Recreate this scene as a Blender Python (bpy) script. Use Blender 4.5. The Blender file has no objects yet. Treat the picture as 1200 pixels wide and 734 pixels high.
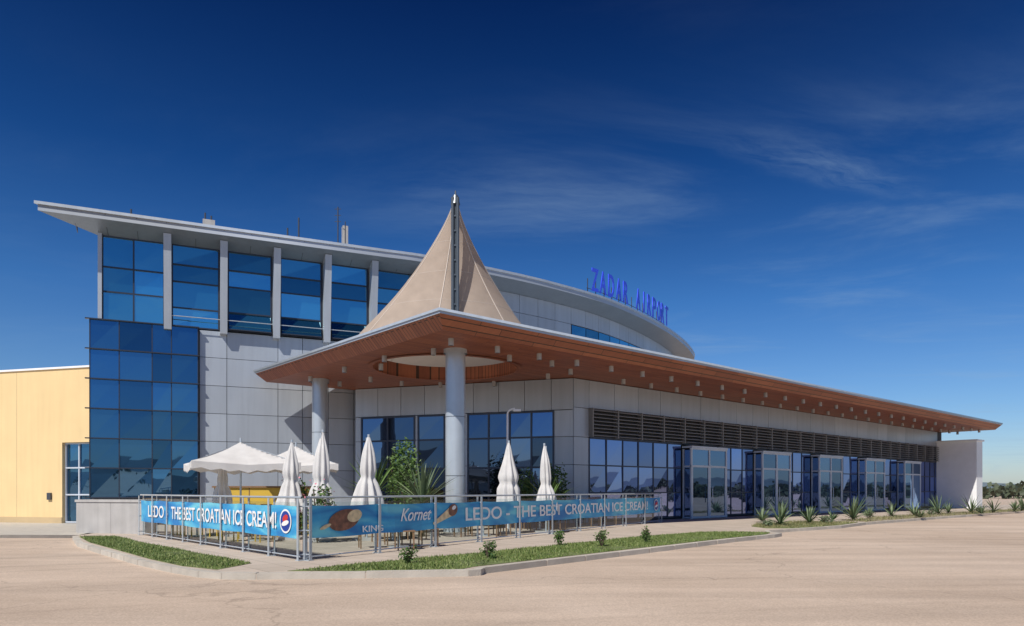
import bpy, bmesh, math, random
import numpy as np
from mathutils import Vector, Matrix
random.seed(7); rng=np.random.default_rng(7)
scn=bpy.context.scene
COL=scn.collection
# ---------------------------------------------------------------- materials
def newmat(name):
    m=bpy.data.materials.new(name); m.use_nodes=True
    nt=m.node_tree; return m,nt,nt.nodes['Principled BSDF']
def N(nt,t,**kw):
    n=nt.nodes.new(t)
    for k,v in kw.items(): setattr(n,k,v)
    return n
def coords(nt,scale=(1,1,1),rot=(0,0,0)):
    tc=N(nt,'ShaderNodeNewGeometry'); mp=N(nt,'ShaderNodeMapping')
    mp.inputs['Scale'].default_value=scale; mp.inputs['Rotation'].default_value=rot
    nt.links.new(tc.outputs['Position'],mp.inputs['Vector']); return mp.outputs['Vector']
def mat(name,c,rough=.5,metal=0,var=.08,nscale=1.5,bump=0.0,bscale=30,island=0.0,spec=.5,streak=0):
    m,nt,b=newmat(name); L=nt.links
    b.inputs['Roughness'].default_value=rough; b.inputs['Metallic'].default_value=metal
    b.inputs['Specular IOR Level'].default_value=spec
    v=coords(nt)
    no=N(nt,'ShaderNodeTexNoise'); no.inputs['Scale'].default_value=nscale; no.inputs['Detail'].default_value=6
    L.new(v,no.inputs['Vector'])
    mr=N(nt,'ShaderNodeMapRange'); mr.inputs[1].default_value=.25; mr.inputs[2].default_value=.75
    mr.inputs[3].default_value=1-var; mr.inputs[4].default_value=1+var
    L.new(no.outputs['Fac'],mr.inputs[0])
    val=mr.outputs[0]
    if streak:
        v2=coords(nt,(5,5,.25)); n5=N(nt,'ShaderNodeTexNoise'); n5.inputs['Scale'].default_value=1; n5.inputs['Detail'].default_value=5; L.new(v2,n5.inputs['Vector'])
        m5=N(nt,'ShaderNodeMapRange'); m5.inputs[1].default_value=.4; m5.inputs[2].default_value=.75; m5.inputs[3].default_value=1; m5.inputs[4].default_value=1-streak; L.new(n5.outputs['Fac'],m5.inputs[0])
        mu=N(nt,'ShaderNodeMath',operation='MULTIPLY'); L.new(val,mu.inputs[0]); L.new(m5.outputs[0],mu.inputs[1]); val=mu.outputs[0]
    if island:
        g=N(nt,'ShaderNodeNewGeometry'); m2=N(nt,'ShaderNodeMapRange')
        m2.inputs[3].default_value=1-island; m2.inputs[4].default_value=1+island
        L.new(g.outputs['Random Per Island'],m2.inputs[0])
        mu=N(nt,'ShaderNodeMath',operation='MULTIPLY'); L.new(val,mu.inputs[0]); L.new(m2.outputs[0],mu.inputs[1]); val=mu.outputs[0]
    vm=N(nt,'ShaderNodeVectorMath',operation='SCALE'); vm.inputs[0].default_value=c[:3]
    L.new(val,vm.inputs['Scale']); L.new(vm.outputs[0],b.inputs['Base Color'])
    if bump:
        n2=N(nt,'ShaderNodeTexNoise'); n2.inputs['Scale'].default_value=bscale; n2.inputs['Detail'].default_value=5
        L.new(v,n2.inputs['Vector']); bp=N(nt,'ShaderNodeBump'); bp.inputs['Strength'].default_value=bump; bp.inputs['Distance'].default_value=.02
        L.new(n2.outputs['Fac'],bp.inputs['Height']); L.new(bp.outputs[0],b.inputs['Normal'])
    return m
def glassmat(name,tint,dark,refl=.55,bump=.25,lo=.75,hi=1.2):
    m,nt,b=newmat(name); L=nt.links
    nt.nodes.remove(b)
    out=nt.nodes['Material Output']
    gl=N(nt,'ShaderNodeBsdfGlossy'); gl.inputs['Roughness'].default_value=.015
    di=N(nt,'ShaderNodeBsdfDiffuse')
    g=N(nt,'ShaderNodeNewGeometry'); cr=N(nt,'ShaderNodeMapRange'); cr.inputs[3].default_value=.3; cr.inputs[4].default_value=2
    L.new(g.outputs['Random Per Island'],cr.inputs[0])
    vm=N(nt,'ShaderNodeVectorMath',operation='SCALE'); vm.inputs[0].default_value=dark
    L.new(cr.outputs[0],vm.inputs['Scale']); L.new(vm.outputs[0],di.inputs['Color'])
    c2=N(nt,'ShaderNodeMapRange'); c2.inputs[3].default_value=lo; c2.inputs[4].default_value=hi
    L.new(g.outputs['Random Per Island'],c2.inputs[0])
    v2=N(nt,'ShaderNodeVectorMath',operation='SCALE'); v2.inputs[0].default_value=tint
    L.new(c2.outputs[0],v2.inputs['Scale']); L.new(v2.outputs[0],gl.inputs['Color'])
    no=N(nt,'ShaderNodeTexNoise'); no.inputs['Scale'].default_value=.9; no.inputs['Detail'].default_value=1
    L.new(g.outputs['Position'],no.inputs['Vector'])
    bp=N(nt,'ShaderNodeBump'); bp.inputs['Strength'].default_value=bump; bp.inputs['Distance'].default_value=.012
    L.new(no.outputs['Fac'],bp.inputs['Height']); L.new(bp.outputs[0],gl.inputs['Normal'])
    fr=N(nt,'ShaderNodeLayerWeight'); fr.inputs['Blend'].default_value=.3
    mr=N(nt,'ShaderNodeMapRange'); mr.inputs[3].default_value=refl; mr.inputs[4].default_value=1
    L.new(fr.outputs['Fresnel'],mr.inputs[0])
    mx=N(nt,'ShaderNodeMixShader'); L.new(mr.outputs[0],mx.inputs[0]); L.new(di.outputs[0],mx.inputs[1]); L.new(gl.outputs[0],mx.inputs[2])
    L.new(mx.outputs[0],out.inputs['Surface']); return m
def clearglass(name):
    m,nt,b=newmat(name); L=nt.links; nt.nodes.remove(b); out=nt.nodes['Material Output']
    tr=N(nt,'ShaderNodeBsdfTransparent'); tr.inputs['Color'].default_value=(.78,.87,.88,1)
    gl=N(nt,'ShaderNodeBsdfGlossy'); gl.inputs['Roughness'].default_value=.02
    fr=N(nt,'ShaderNodeFresnel'); fr.inputs[0].default_value=1.5
    mx=N(nt,'ShaderNodeMixShader'); L.new(fr.outputs[0],mx.inputs[0]); L.new(tr.outputs[0],mx.inputs[1]); L.new(gl.outputs[0],mx.inputs[2])
    L.new(mx.outputs[0],out.inputs['Surface']); return m
def fabric(name,c,trans=.35,var=.14):
    m,nt,b=newmat(name); L=nt.links; nt.nodes.remove(b); out=nt.nodes['Material Output']
    di=N(nt,'ShaderNodeBsdfDiffuse'); di.inputs['Color'].default_value=(*c,1)
    tl=N(nt,'ShaderNodeBsdfTranslucent'); tl.inputs['Color'].default_value=(*c,1)
    v=coords(nt); no=N(nt,'ShaderNodeTexNoise'); no.inputs['Scale'].default_value=2.5; no.inputs['Detail'].default_value=5; L.new(v,no.inputs['Vector'])
    mr=N(nt,'ShaderNodeMapRange'); mr.inputs[1].default_value=.3; mr.inputs[2].default_value=.7; mr.inputs[3].default_value=1-var; mr.inputs[4].default_value=1.04
    L.new(no.outputs['Fac'],mr.inputs[0]); vm=N(nt,'ShaderNodeVectorMath',operation='SCALE'); vm.inputs[0].default_value=c
    L.new(mr.outputs[0],vm.inputs['Scale']); L.new(vm.outputs[0],di.inputs['Color'])
    mx=N(nt,'ShaderNodeMixShader'); mx.inputs[0].default_value=trans; L.new(di.outputs[0],mx.inputs[1]); L.new(tl.outputs[0],mx.inputs[2])
    L.new(mx.outputs[0],out.inputs['Surface']); return m
def leafmat(name,c1,c2):
    m,nt,b=newmat(name); L=nt.links
    g=N(nt,'ShaderNodeNewGeometry'); cr=N(nt,'ShaderNodeValToRGB')
    cr.color_ramp.elements[0].color=(*c1,1); cr.color_ramp.elements[1].color=(*c2,1)
    L.new(g.outputs['Random Per Island'],cr.inputs[0]); L.new(cr.outputs[0],b.inputs['Base Color']); b.inputs['Roughness'].default_value=.6
    return m

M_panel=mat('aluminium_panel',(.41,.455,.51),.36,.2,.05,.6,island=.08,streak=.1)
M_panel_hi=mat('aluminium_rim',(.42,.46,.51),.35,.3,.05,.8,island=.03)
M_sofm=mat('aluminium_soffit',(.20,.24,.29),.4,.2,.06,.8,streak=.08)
M_back=mat('joint_backing',(.045,.05,.055),.8)
M_white=mat('white_paint',(.84,.85,.86),.4,0,.04,2)
M_light=mat('downlight_housing',(.42,.42,.42),.4,.2,.04,2)
M_frame=mat('window_frame_metal',(.05,.06,.085),.4,.5)
M_framel=mat('light_frame_metal',(.52,.57,.64),.4,.0)
M_steel=mat('steel',(.48,.53,.58),.28,.3,.06,3,streak=.1)
M_steeld=mat('dark_steel',(.10,.11,.13),.4,.6)
M_mast=mat('mast_steel',(.09,.11,.13),.35,.3)
M_louv=mat('louvre_metal',(.22,.215,.21),.5,.2)
M_gUp=glassmat('blue_reflective_glass',(.31,.62,.76),(.010,.055,.09),.55,lo=.5,hi=1.45)
M_gLow=glassmat('dark_curtain_glass',(.15,.33,.54),(.006,.022,.05),.5,lo=.65,hi=1.3)
M_gFac=glassmat('facade_glass',(.36,.45,.80),(.015,.03,.10),.6,lo=.75,hi=1.2)
M_gTer=glassmat('terrace_glass',(.32,.46,.76),(.008,.012,.02),.26,lo=.5,hi=1.3)
M_gDoor=glassmat('door_glass',(.36,.52,.80),(.02,.04,.07),.35)
M_clear=clearglass('fence_glass')
M_tent=fabric('tent_membrane',(.52,.43,.36),.34,.10)
M_tentrib=mat('tent_seam',(.56,.49,.43),.6)
M_umb=fabric('umbrella_canvas',(.80,.79,.78),.25)
M_yel=mat('yellow_render',(.76,.57,.30),.85,0,.05,.8,.25,60,streak=.06)
M_kerb=mat('kerb_stone',(.46,.43,.38),.85,0,.14,3,.4,40)
M_blue=mat('blue_letter',(.05,.10,.80),.35,0,.05)
M_txt=mat('banner_white',(.82,.82,.82),.5,0,.02)
M_soil=mat('grass_soil',(.12,.15,.05),.95,0,.5,2.5,.8,25)
M_dry=mat('dry_soil',(.28,.23,.17),.95,0,.35,2.0,.8,25)
M_grass=leafmat('grass_blades',(.07,.14,.02),(.24,.27,.09))
M_grassd=leafmat('dry_grass_blades',(.12,.14,.04),(.32,.28,.14))
M_leaf=leafmat('leaves_green',(.025,.07,.012),(.11,.19,.04))
M_leafy=leafmat('leaves_yucca',(.06,.10,.05),(.18,.24,.12))
M_leafp=leafmat('flowers_pink',(.5,.1,.18),(.65,.25,.3))
M_bark=mat('bark',(.10,.075,.05),.9)
M_far=leafmat('distant_leaves',(.045,.06,.035),(.09,.11,.06))
M_stone=mat('plinth_stone',(.42,.41,.40),.75,0,.1,2,.3,40,island=.05,streak=.15)
M_yelp=mat('yellow_plastic',(.62,.42,.06),.5,0,.05)
M_wick=mat('wicker_chair',(.22,.13,.07),.7,0,.2,20)

def wood():
    m,nt,b=newmat('timber_cladding'); L=nt.links
    v=coords(nt,(1,1,1),(0,0,-math.atan2(.654,.756)))
    br=N(nt,'ShaderNodeTexBrick'); br.offset=.37
    br.inputs['Color1'].default_value=(.34,.11,.05,1); br.inputs['Color2'].default_value=(.24,.07,.033,1); br.inputs['Mortar'].default_value=(.05,.02,.01,1)
    br.inputs['Scale'].default_value=1; br.inputs['Brick Width'].default_value=2.4; br.inputs['Row Height'].default_value=.16; br.inputs['Mortar Size'].default_value=.012
    L.new(v,br.inputs['Vector'])
    v2=coords(nt,(1,12,1),(0,0,-math.atan2(.654,.756)))
    no=N(nt,'ShaderNodeTexNoise'); no.inputs['Scale'].default_value=1.2; no.inputs['Detail'].default_value=6; L.new(v2,no.inputs['Vector'])
    mr=N(nt,'ShaderNodeMapRange'); mr.inputs[3].default_value=.7; mr.inputs[4].default_value=1.3; L.new(no.outputs['Fac'],mr.inputs[0])
    vm=N(nt,'ShaderNodeVectorMath',operation='SCALE'); L.new(br.outputs['Color'],vm.inputs[0]); L.new(mr.outputs[0],vm.inputs['Scale'])
    L.new(vm.outputs[0],b.inputs['Base Color']); b.inputs['Roughness'].default_value=.5
    return m
M_wood=wood()
def apron():
    m,nt,b=newmat('dusty_concrete'); L=nt.links
    v=coords(nt)
    n1=N(nt,'ShaderNodeTexNoise'); n1.inputs['Scale'].default_value=.16; n1.inputs['Detail'].default_value=7; n1.inputs['Roughness'].default_value=.62; L.new(v,n1.inputs['Vector'])
    cr=N(nt,'ShaderNodeValToRGB'); e=cr.color_ramp.elements
    e[0].position=.3; e[0].color=(.44,.34,.26,1); e[1].position=.72; e[1].color=(.60,.485,.39,1)
    L.new(n1.outputs['Fac'],cr.inputs[0])
    v2=coords(nt,(.25,2.2,1),(0,0,-.25))
    n2=N(nt,'ShaderNodeTexNoise'); n2.inputs['Scale'].default_value=.55; n2.inputs['Detail'].default_value=4; n2.inputs['Distortion'].default_value=.4; L.new(v2,n2.inputs['Vector'])
    m2=N(nt,'ShaderNodeMapRange'); m2.inputs[1].default_value=.35; m2.inputs[2].default_value=.65; m2.inputs[3].default_value=.89; m2.inputs[4].default_value=1.06; L.new(n2.outputs['Fac'],m2.inputs[0])
    n3=N(nt,'ShaderNodeTexNoise'); n3.inputs['Scale'].default_value=45; n3.inputs['Detail'].default_value=3; L.new(v,n3.inputs['Vector'])
    m3=N(nt,'ShaderNodeMapRange'); m3.inputs[1].default_value=.3; m3.inputs[2].default_value=.7; m3.inputs[3].default_value=.80; m3.inputs[4].default_value=1.15; L.new(n3.outputs['Fac'],m3.inputs[0])
    mu=N(nt,'ShaderNodeMath',operation='MULTIPLY'); L.new(m2.outputs[0],mu.inputs[0]); L.new(m3.outputs[0],mu.inputs[1])
    sp=N(nt,'ShaderNodeVectorMath',operation='DISTANCE'); L.new(v,sp.inputs[0]); sp.inputs[1].default_value=(14,-34,0)
    wv=N(nt,'ShaderNodeTexNoise',noise_dimensions='1D'); wv.inputs['Scale'].default_value=1.3; wv.inputs['Detail'].default_value=4; L.new(sp.outputs['Value'],wv.inputs['W'])
    m4=N(nt,'ShaderNodeMapRange'); m4.inputs[1].default_value=.58; m4.inputs[2].default_value=.75; m4.inputs[3].default_value=1; m4.inputs[4].default_value=.84; L.new(wv.outputs['Fac'],m4.inputs[0])
    mu3=N(nt,'ShaderNodeMath',operation='MULTIPLY'); L.new(mu.outputs[0],mu3.inputs[0]); L.new(m4.outputs[0],mu3.inputs[1])
    vo=N(nt,'ShaderNodeTexVoronoi',feature='DISTANCE_TO_EDGE'); vo.inputs['Scale'].default_value=.13
    nd=N(nt,'ShaderNodeTexNoise'); nd.inputs['Scale'].default_value=.8; nd.inputs['Detail'].default_value=5; L.new(v,nd.inputs['Vector'])
    va=N(nt,'ShaderNodeVectorMath',operation='MULTIPLY_ADD'); va.inputs[1].default_value=(2.2,2.2,0); L.new(nd.outputs['Color'],va.inputs[0]); L.new(v,va.inputs[2])
    L.new(va.outputs[0],vo.inputs['Vector'])
    mc=N(nt,'ShaderNodeMapRange'); mc.inputs[1].default_value=0; mc.inputs[2].default_value=.004; mc.inputs[3].default_value=.75; mc.inputs[4].default_value=1; L.new(vo.outputs['Distance'],mc.inputs[0])
    mu2=N(nt,'ShaderNodeMath',operation='MULTIPLY'); L.new(mu3.outputs[0],mu2.inputs[0]); L.new(mc.outputs[0],mu2.inputs[1])
    vm=N(nt,'ShaderNodeVectorMath',operation='SCALE'); L.new(cr.outputs[0],vm.inputs[0]); L.new(mu2.outputs[0],vm.inputs['Scale'])
    L.new(vm.outputs[0],b.inputs['Base Color']); b.inputs['Roughness'].default_value=.9
    bp=N(nt,'ShaderNodeBump'); bp.inputs['Strength'].default_value=.4; bp.inputs['Distance'].default_value=.01; L.new(n3.outputs['Fac'],bp.inputs['Height']); L.new(bp.outputs[0],b.inputs['Normal'])
    return m
M_apron=apron()
def paving():
    m,nt,b=newmat('paving_slabs'); L=nt.links
    v=coords(nt,(1,1,1),(0,0,-math.atan2(.654,.756)))
    br=N(nt,'ShaderNodeTexBrick'); br.offset=0
    br.inputs['Color1'].default_value=(.50,.42,.35,1); br.inputs['Color2'].default_value=(.43,.365,.30,1); br.inputs['Mortar'].default_value=(.27,.23,.18,1)
    br.inputs['Scale'].default_value=1; br.inputs['Brick Width'].default_value=.6; br.inputs['Row Height'].default_value=.6; br.inputs['Mortar Size'].default_value=.01
    L.new(v,br.inputs['Vector']); L.new(br.outputs['Color'],b.inputs['Base Color']); b.inputs['Roughness'].default_value=.85
    return m
M_pave=paving()
def bannermat():
    m,nt,b=newmat('banner_print'); L=nt.links
    v=coords(nt,(.5,.5,2.2)); no=N(nt,'ShaderNodeTexNoise'); no.inputs['Scale'].default_value=.9; no.inputs['Detail'].default_value=2; no.inputs['Distortion'].default_value=1.2; L.new(v,no.inputs['Vector'])
    cr=N(nt,'ShaderNodeValToRGB'); e=cr.color_ramp.elements; e[0].position=.35; e[0].color=(.012,.19,.50,1); e[1].position=.68; e[1].color=(.18,.60,.72,1)
    x=e.new(.5); x.color=(.04,.35,.64,1)
    L.new(no.outputs['Fac'],cr.inputs[0]); L.new(cr.outputs[0],b.inputs['Base Color']); b.inputs['Roughness'].default_value=.45
    return m
M_ban=bannermat()
# ---------------------------------------------------------------- mesh helpers
class F:
    def __init__(s,o,d):
        s.o=np.array(o,float); d=np.array(d,float); s.d=d/np.linalg.norm(d); s.n=np.array([s.d[1],-s.d[0]])
    def P(s,t,off,z):
        p=s.o+s.d*t+s.n*off; return (p[0],p[1],z)
class MB:
    def __init__(s): s.v=[];s.f=[];s.m=[]
    def quad(s,pts,mi=0):
        b=len(s.v); s.v+= [tuple(p) for p in pts]; s.f.append(tuple(range(b,b+len(pts)))); s.m.append(mi)
    def hexa(s,b4,t4,mi=0):
        b=len(s.v); s.v+=[tuple(p) for p in b4]+[tuple(p) for p in t4]
        for q in [(3,2,1,0),(4,5,6,7),(0,1,5,4),(1,2,6,5),(2,3,7,6),(3,0,4,7)]:
            s.f.append(tuple(b+i for i in q)); s.m.append(mi)
    def box(s,fr,t0,t1,o0,o1,z0,z1,mi=0):
        q=lambda z:[fr.P(t0,o1,z),fr.P(t1,o1,z),fr.P(t1,o0,z),fr.P(t0,o0,z)]
        s.hexa(q(z0),q(z1),mi)
    def cyl(s,x,y,z0,z1,r0,r1=None,n=24,mi=0,cap=True):
        r1=r0 if r1 is None else r1; b=len(s.v)
        for z,r in((z0,r0),(z1,r1)):
            for i in range(n):
                a=2*math.pi*i/n; s.v.append((x+r*math.cos(a),y+r*math.sin(a),z))
        for i in range(n):
            j=(i+1)%n; s.f.append((b+i,b+j,b+n+j,b+n+i)); s.m.append(mi)
        if cap:
            s.f.append(tuple(b+i for i in range(n))[::-1]); s.m.append(mi)
            s.f.append(tuple(b+n+i for i in range(n))); s.m.append(mi)
    def tube(s,p0,p1,r,n=8,mi=0):
        p0=Vector(p0);p1=Vector(p1); d=(p1-p0).normalized(); u=d.orthogonal().normalized(); w=d.cross(u); b=len(s.v)
        for p in(p0,p1):
            for i in range(n):
                a=2*math.pi*i/n; s.v.append(tuple(p+u*(r*math.cos(a))+w*(r*math.sin(a))))
        for i in range(n):
            j=(i+1)%n; s.f.append((b+i,b+j,b+n+j,b+n+i)); s.m.append(mi)
    def done(s,name,mats,parent=None,smooth=False):
        me=bpy.data.meshes.new(name); me.from_pydata(s.v,[],s.f); me.update()
        for m in (mats if isinstance(mats,(list,tuple)) else [mats]): me.materials.append(m)
        me.polygons.foreach_set('material_index',s.m)
        if smooth: me.polygons.foreach_set('use_smooth',[True]*len(s.f))
        o=bpy.data.objects.new(name,me); COL.objects.link(o)
        if parent: o.parent=parent
        return o
def empty(name,loc=(0,0,0)):
    o=bpy.data.objects.new(name,None); COL.objects.link(o); return o
def slab(name,poly,z0,z1,m,parent=None,holes=()):
    cu=bpy.data.curves.new(name,'CURVE'); cu.dimensions='2D'; cu.fill_mode='BOTH'
    for lp in [poly]+list(holes):
        sp=cu.splines.new('POLY'); sp.points.add(len(lp)-1)
        for i,p in enumerate(lp): sp.points[i].co=(p[0],p[1],0,1)
        sp.use_cyclic_u=True
    cu.extrude=max((z1-z0)/2,0)
    t=bpy.data.objects.new(name,cu); COL.objects.link(t); dg=bpy.context.evaluated_depsgraph_get()
    me=bpy.data.meshes.new_from_object(t.evaluated_get(dg)); bpy.data.objects.remove(t)
    me.transform(Matrix.Translation((0,0,(z0+z1)/2))); me.materials.clear(); me.materials.append(m)
    o=bpy.data.objects.new(name,me); COL.objects.link(o)
    if parent: o.parent=parent
    return o
def area(p): return sum(p[i][0]*p[(i+1)%len(p)][1]-p[(i+1)%len(p)][0]*p[i][1] for i in range(len(p)))/2
def inset(poly,d):
    p=[np.array(q,float) for q in poly]; sg=1 if area(poly)>0 else -1; out=[]; n=len(p)
    for i in range(n):
        a=p[i]-p[i-1]; b=p[(i+1)%n]-p[i]; a/=np.linalg.norm(a); b/=np.linalg.norm(b)
        na=np.array([-a[1],a[0]])*sg; nb=np.array([-b[1],b[0]])*sg
        m=na+nb; m/=max(np.dot(m,na),.3); out.append(tuple(p[i]+m*d))
    return out
def skirt(name,A,za,B,zb,m,parent=None,closed=True):
    mb=MB(); n=len(A)
    for i in range(n if closed else n-1):
        j=(i+1)%n; mb.quad([(*A[i],za),(*A[j],za),(*B[j],zb),(*B[i],zb)])
    return mb.done(name,m,parent)
def text(name,s,fr,t,off,z,w,h,m,parent=None,ext=.02,bold=.0,shear=0):
    cu=bpy.data.curves.new(name,'FONT'); cu.body=s; cu.size=1; cu.offset=bold; cu.shear=shear; cu.extrude=.001
    o=bpy.data.objects.new(name,cu); COL.objects.link(o); dg=bpy.context.evaluated_depsgraph_get()
    me=bpy.data.meshes.new_from_object(o.evaluated_get(dg)); bpy.data.objects.remove(o)
    n=len(me.vertices); co=np.zeros(n*3); me.vertices.foreach_get('co',co); co=co.reshape(-1,3)
    mn=co.min(0); mx=co.max(0); co[:,0]=(co[:,0]-mn[0])/(mx[0]-mn[0])*w; co[:,1]=(co[:,1]-mn[1])/(mx[1]-mn[1])*h
    co[:,2]=(co[:,2]-mn[2])/(mx[2]-mn[2])*ext
    W=np.zeros_like(co); base=fr.o
    W[:,0]=base[0]+fr.d[0]*(t+co[:,0])+fr.n[0]*(off+co[:,2]); W[:,1]=base[1]+fr.d[1]*(t+co[:,0])+fr.n[1]*(off+co[:,2]); W[:,2]=z+co[:,1]
    me.vertices.foreach_set('co',W.ravel()); me.update(); me.materials.clear(); me.materials.append(m)
    ob=bpy.data.objects.new(name,me); COL.objects.link(ob)
    if parent: ob.parent=parent
    return ob
def npmesh(name,V,k,m,parent=None,mi=None):
    n=len(V)//k; me=bpy.data.meshes.new(name)
    me.from_pydata(V.tolist(),[],np.arange(n*k).reshape(n,k).tolist()); me.update()
    for x in (m if isinstance(m,list) else [m]): me.materials.append(x)
    if mi is not None: me.polygons.foreach_set('material_index',mi)
    o=bpy.data.objects.new(name,me); COL.objects.link(o)
    if parent: o.parent=parent
    return o
def leaves(n,center,rad,size,aspect=.45,surf=.5):
    d=rng.normal(size=(n,3)); d/=np.linalg.norm(d,axis=1)[:,None]
    r=rng.random(n)**(1/3)*(1-surf)+surf*rng.random(n)**.2
    lump=1+.28*np.sin(d[:,0]*5+center[0]*3)*np.cos(d[:,2]*4+d[:,1]*5+center[1])
    c=np.array(center)+d*np.array(rad)*(r*lump)[:,None]
    a=rng.normal(size=(n,3)); a[:,2]*=.6; a/=np.linalg.norm(a,axis=1)[:,None]
    b=np.cross(a,rng.normal(size=(n,3))); b/=np.linalg.norm(b,axis=1)[:,None]
    s=size*(.6+.8*rng.random(n))[:,None]
    V=np.stack([c-a*s*.5,c+b*s*aspect*.5,c+a*s*.5,c-b*s*aspect*.5],1).reshape(-1,3)
    return V
# ---------------------------------------------------------------- key plan data
C=(2.61,30.1)
F1=F(C,(.756,.654)); F2=F((-19.3,29.2),(.915,.403))
E=(-7.4,33.5); F3=F(E,(C[0]-E[0],C[1]-E[1])); L3=math.hypot(C[0]-E[0],C[1]-E[1])
T=empty('airport_terminal_building')
def xy(fr,t,off): return fr.P(t,off,0)[:2]
# ---- main curved building
def catmull(P,n=10):
    P=[np.array(p,float) for p in P]; out=[]
    for i in range(len(P)-1):
        p0=P[max(i-1,0)];p1=P[i];p2=P[i+1];p3=P[min(i+2,len(P)-1)]
        for k in range(n):
            t=k/n; out.append(.5*((2*p1)+(-p0+p2)*t+(2*p0-5*p1+4*p2-p3)*t*t+(-p0+3*p1-3*p2+p3)*t**3))
    out.append(P[-1]); return out
curve=catmull([xy(F2,14.0,1.2),xy(F2,16.0,1.2),(-1.3,36.35),(2.35,39.1),(6.4,43.1),(10.8,49.6),(14.3,56.7),(15.7,62),(14.6,68),(10,74),(2,78)],10)
curve=[tuple(c) for c in curve]
rim=[xy(F2,0,1.2)]+curve+[(-22,68),xy(F2,1.85,-13),xy(F2,1.85,-.6)]
wallp=[xy(F2,1.95,0)]
for i in range(len(curve)):
    a=np.array(curve[max(i-1,0)]); b=np.array(curve[min(i+1,len(curve)-1)]); d=(b-a)/np.linalg.norm(b-a); nrm=np.array([-d[1],d[0]])
    wallp.append(tuple(np.array(curve[i])+nrm*1.2))
ncurve=len(curve); wcurve=wallp[1:1+ncurve]
wallp+= [(-21.5,67),xy(F2,1.95,-12.8)]
slab('main_wall_core',inset(wallp,.12),0,12.15,M_back,T)
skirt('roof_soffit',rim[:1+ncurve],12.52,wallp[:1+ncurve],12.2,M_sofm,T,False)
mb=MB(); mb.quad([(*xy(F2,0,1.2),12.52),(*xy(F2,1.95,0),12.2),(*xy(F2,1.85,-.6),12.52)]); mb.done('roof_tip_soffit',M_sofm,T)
slab('roof_rim',rim,12.52,12.78,M_panel_hi,T)
top=[xy(F2,-.12,1.26)]+[tuple(np.array(c)+(np.array(c)-np.array(w_))*.04) for c,w_ in zip(curve,wcurve)]+[(-22,68),xy(F2,1.8,-13),xy(F2,1.8,-.7)]
slab('roof_drip_edge',top,12.76,12.88,M_steel,T)
slab('roof_deck',inset(wallp,.4),12.88,13.0,M_panel,T)
mb=MB()
for t in np.arange(1.2,15.5,1.13):
    mb.hexa([F2.P(t-.012,1.14,12.515),F2.P(t+.012,1.14,12.515),F2.P(t+.012,.02,12.19),F2.P(t-.012,.02,12.19)],[F2.P(t-.012,1.21,12.74),F2.P(t+.012,1.21,12.74),F2.P(t+.012,.02,12.5),F2.P(t-.012,.02,12.5)])
mb.done('roof_fascia_joints',M_steeld,T)
# glass block
mb=MB()
ts=[1.67,2.75,4.0,4.75,5.81]; zs=[1.1,2.35,3.6,4.85,6.1,7.35,8.6]
for i in range(4):
    for j in range(6):
        e=[random.uniform(-.012,.012) for _ in range(4)]
        mb.quad([F2.P(ts[i]+.02,.25+e[0],zs[j]+.02),F2.P(ts[i+1]-.02,.25+e[1],zs[j]+.02),F2.P(ts[i+1]-.02,.25+e[2],zs[j+1]-.02),F2.P(ts[i]+.02,.25+e[3],zs[j+1]-.02)])
mb.done('glass_block_panes',M_gLow,T)
mb=MB(); mb.box(F2,1.67,5.81,-.2,.232,1.05,8.62)
for z in zs[::1]: mb.box(F2,1.5,5.86,.2,.36,z-.025,z+.02)
for t in ts: mb.box(F2,t-.02,t+.02,.2,.275,1.1,8.6)
mb.done('glass_block_frame',M_frame,T)
# upper windows
mb=MB(); fr=MB(); fin=MB()
bays=[(2.11,4.45),(4.78,6.66),(7.06,8.9),(9.32,11.15),(11.6,13.35),(13.8,15.6),(16.0,17.6)]
for bi,(a,b) in enumerate(bays):
    cols=[a,(a+b)/2,b] if bi==0 else [a,b]
    rr=[8.65,9.85,10.9,12.2] if bi==0 else [8.62,9.45,10.6,11.35,12.2]
    for i in range(len(cols)-1):
        for j in range(len(rr)-1):
            o=[.0]*2; 
            if bi in(2,3,4) and j==0: o=[.34,0]
            e=[random.uniform(-.014,.014) for _ in range(4)]
            mb.quad([F2.P(cols[i]+.03,o[0]+.03+e[0],rr[j]+.03),F2.P(cols[i+1]-.03,o[0]+.03+e[1],rr[j]+.03),F2.P(cols[i+1]-.03,o[1]+.03+e[2],rr[j+1]-.03),F2.P(cols[i]+.03,o[1]+.03+e[3],rr[j+1]-.03)])
            if o[0]: fr.box(F2,cols[i],cols[i+1],.32,.38,rr[j]-.01,rr[j]+.03)
    for z in rr: fr.box(F2,a,b,-.1,.07,z-.03,z+.03)
    for c in cols: fr.box(F2,c-.03,c+.03,-.1,.075,8.6,12.2)
    fr.box(F2,a,b,-.1,-.01,8.6,12.2)
for t in [4.61,6.86,9.11,11.38,13.58,15.8]:
    w=.15
    fin.hexa([F2.P(t-w,.42,8.4),F2.P(t+w,.42,8.4),F2.P(t+w,-.1,8.4),F2.P(t-w,-.1,8.4)],[F2.P(t-w,.85,12.4),F2.P(t+w,.85,12.4),F2.P(t+w,-.1,12.4),F2.P(t-w,-.1,12.4)])
fin.box(F2,1.95,2.1,-.1,.2,8.6,12.35)
mb.done('upper_window_panes',M_gUp,T); fr.done('upper_window_frames',M_frame,T); fin.done('facade_fins',M_panel,T)
mb=MB()
for a,b in bays[1:6]: mb.tube(F2.P(a-.1,.42,9.0),F2.P(b+.1,.42,9.0),.02)
mb.done('window_guard_rail',M_steel,T)
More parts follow.
